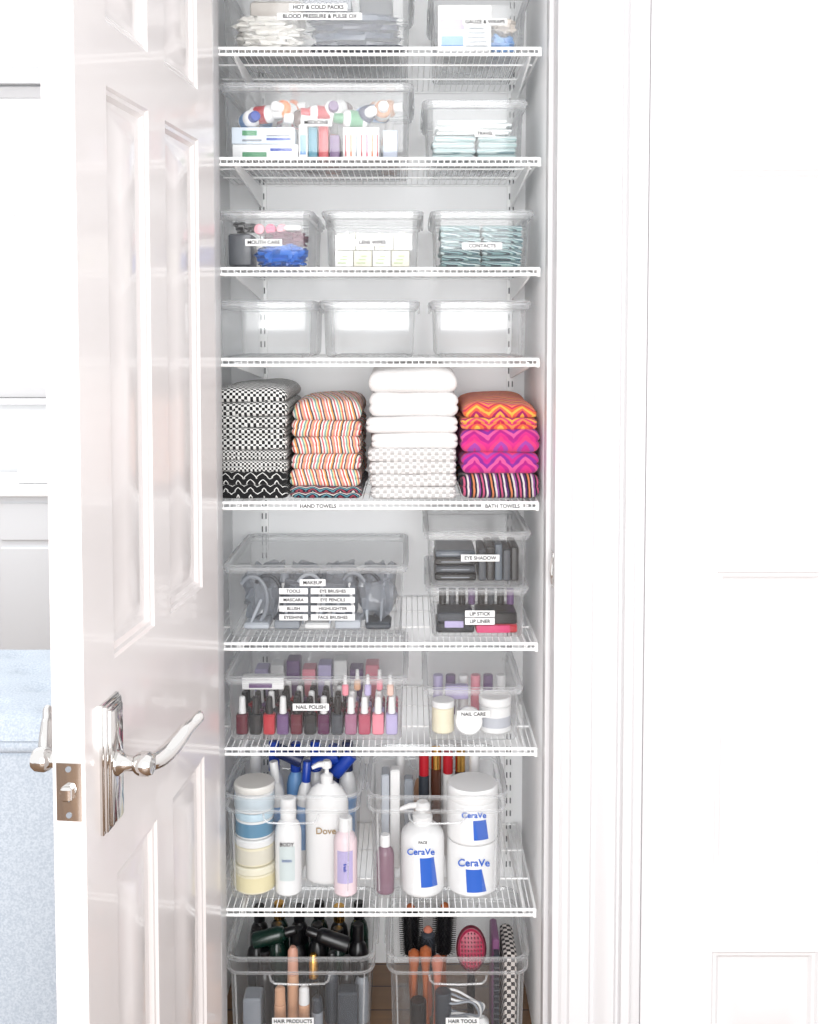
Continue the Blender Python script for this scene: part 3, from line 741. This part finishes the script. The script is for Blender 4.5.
# ---- floor totes
tote(-.236, .045, 0, .322, .30, .228, [('HAIR PRODUCTS', -.015, .085, .090, 1)]); tote(.104, .045, 0, .308, .30, .228, [('HAIR TOOLS', .01, .085, .072, 1)])
DGR = M('dark_green', (.05,.15,.12), .25)
def f(mb):
    for i in range(6):
        bottle(mb, -.118+i*.047, .235, .022, .212+.008*(i % 2), [BLACK, DGR][i % 2], [BLACK, GOLD, BLACK, BLACK, GOLD, BLACK][i], 0, .18, M('dark_green_label', (.10,.22,.18), .4))
    for i in range(6): bottle(mb, -.118+i*.047, .185, .022, .185+.01*(i % 2), [BLACK, DGR, BLACK, BLACK, DGR, BLACK][i], BLACK, 0, .20)
    for i in range(3): bottle(mb, .06+i*.034, .13, .016, .16-.01*i, [DGREY, BLACK, GREY][i], BLACK)
    bottle(mb, -.09, .12, .020, .17, BLACK, BLACK)
    mb.box(-.11, .075, 0, .04, .05, .10, GREY, e=.004); mb.box(.10, .075, 0, .045, .04, .11, DGREY, e=.004)
    for i, (x, y, zz, an) in enumerate([(-.07, .20, .205, 75), (.05, .19, .205, -70)]):
        m0 = MB(); bottle(m0, 0, 0, .018, .10, [DGR, BLACK][i], BLACK); mb.merge(m0, Matrix.Translation((x, y-.06, zz-.012)) @ Matrix.Rotation(R(an), 4, 'Y') @ Matrix.Translation((0, 0, -.05)))
content('hair_product_bottles', -.236, .045, .0, f)
def f(mb):
    for i, (x, y, hh, ca, bo) in enumerate([(-.048, .05, .13, TAN, TAN), (-.022, .075, .205, M('blush_cap', (.78,.58,.50), .4), TAN), (.005, .05, .13, WHITE, TAN), (.022, .09, .18, GOLD, BLACK), (.034, .045, .11, DGREY, GREY)]):
        mb.cyl(x, y, 0, .0125, hh*.7, bo, seg=18); mb.lathe(x, y, hh*.7, [(.010, 0), (.012, .002), (.011, hh*.26), (.006, hh*.3)], ca, 18)
content('spray_tubes', -.236, .045, .0, f)

def hairbrush(x, y, z0, handle, barrel, length, br, tilt=0, name='round_hairbrush', lean=0):
    mb = MB()
    mb.lathe(0, 0, 0, [(.004, 0), (.009, .006), (.011, .04), (.008, .09), (.010, length*.5), (.006, length*.52)], handle, 18)
    mb.lathe(0, 0, length*.5, [(.008, 0), (br*.62, .004), (br*.62, length*.45), (br*.4, length*.48), (.002, length*.49)], barrel, 20)
    for a in range(18):
        for k in range(13):
            an = 2*math.pi*(a+.5*(k % 2))/18; zz = length*.53+k*length*.43/13
            c, s_ = math.cos(an), math.sin(an)
            mb.tube([(c*br*.6, s_*br*.6, zz), (c*br, s_*br, zz+.001)], .0009, BLACK, 4)
    mb.lathe(0, 0, length*.985, [(.010, 0), (.011, .003), (.006, .010), (.001, .012)], handle, 14)
    return mb.build(name, (x, y, z0), rot=(R(lean), R(tilt), 0))
hairbrush(.010, .245, .006, COPPER, BLACK, .225, .028, -2); hairbrush(.075, .25, .006, COPPER, BLACK, .225, .028, 2)
hairbrush(.042, .185, .006, M('rose_handle', (.72,.44,.36), .3), DGREY, .205, .025, 0)
def f(mb):
    for x, y, hgt, mt in ((-.094, .10, .185, COPPER), (-.068, .095, .195, COPPER), (-.042, .085, .180, M('rose_handle'))):
        mb.lathe(x, y, 0, [(.006, 0), (.010, .02), (.007, .06), (.006, hgt*.55), (.009, hgt*.75), (.0135, hgt*.9), (.0125, hgt*.96), (.003, hgt)], mt, 18)
content('brush_handles', .104, .045, 0, f)
mb = MB(); TT = Matrix.Translation((0, 0, .178)) @ Matrix.Rotation(R(75), 4, 'X')
mb.lathe(0, 0, 0, [(.001, 0), (.8, .0), (1, .004), (1, .008), (.9, .012), (.001, .013)], M('dark_wine', (.30,.05,.12), .3), 28, sx=.034, sy=.048, T=TT)
mb.lathe(0, 0, 0, [(.001, .012), (.88, .012), (.78, .017), (.4, .020), (.001, .021)], M('raspberry', (.62,.14,.27), .4), 28, sx=.034, sy=.048, T=TT)
for i in range(7):
    for j in range(9):
        x = (i-3)*.0072; zz = (j-4)*.0085
        if (x/.026)**2+(zz/.038)**2 < 1: mb.tube([(x, -.018+zz*.26, .182+zz), (x, -.030+zz*.26, .185+zz)], .0012, BLACK, 4)
mb.tube([(0, .003, .135), (0, .004, .08), (0, .004, .005)], .009, BLACK, 10, [.008, .010, .007])
mb.build('paddle_hairbrush', (.138, .15, .012))
def f(mb):
    mb.box(.118, .12, 0, .028, .13, .20, stripe('pouch_pattern', 0, 0, 0, 0, [(.15,.13,.14), (.8,.77,.75)], checker=110), e=.008)
    mb.box(.088, .13, 0, .016, .09, .215, M('purple_comb', (.45,.28,.42), .4), e=.004)
    for i in range(14): mb.box(.088, .075+.0, .02+i*.013, .012, .03, .004, DGREY, e=.001)
content('hair_accessory_pouches', .104, .045, 0, f)
def f(mb):
    for k in range(4):
        pts = []
        for i in range(40):
            a = 2*math.pi*i/40
            pts.append((.008+(.040+.004*k)*math.cos(a+.4), .040+.006*k, .085+(.018+.003*k)*math.sin(a)+.006*math.sin(3*a+k)))
        mb.tube(pts, .0026, WHITE if k % 2 else GREY, 8, closed=True)
    mb.box(.030, .052, 0, .08, .035, .060, WHITE, e=.01); mb.cyl(-.03, .05, 0, .018, .12, DGREY); mb.cyl(-.085, .05, 0, .018, .10, BLACK)
content('curling_iron_cord', .104, .045, 0, f)

# ------------------------------------------------ lights / world / camera
w = bpy.data.worlds.new('World'); sc.world = w; w.use_nodes = True
bg = w.node_tree.nodes['Background']; bg.inputs[0].default_value = (.975,.985,1,1); bg.inputs[1].default_value = 1.40
def area(name, loc, rot, sx, sy, p, col=(1,1,1)):
    l = bpy.data.lights.new(name, 'AREA'); l.shape = 'RECTANGLE'; l.size = sx; l.size_y = sy; l.energy = p; l.color = col
    o = bpy.data.objects.new(name, l); sc.collection.objects.link(o); o.location = loc; o.rotation_euler = rot; return o
area('front_fill_light', (.0, -3.8, 1.6), (R(90), 0, 0), 2.0, 2.6, 138)  # soft fill added behind the camera to brighten the closet, not a window
area('room_light', (-2.2, 1.6, 2.5), (0, 0, 0), 1.5, 1.5, 25)

f_px = 1080.0
cam = bpy.data.cameras.new('camera'); co = bpy.data.objects.new('camera', cam); sc.collection.objects.link(co)
cam.sensor_fit = 'VERTICAL'; cam.sensor_height = 24; cam.lens = f_px/1024*24
cam.shift_y = -125/1024; cam.clip_start = .01
co.location = (0, -2.2, 1.57); co.rotation_euler = (R(87), 0, 0)
sc.camera = co
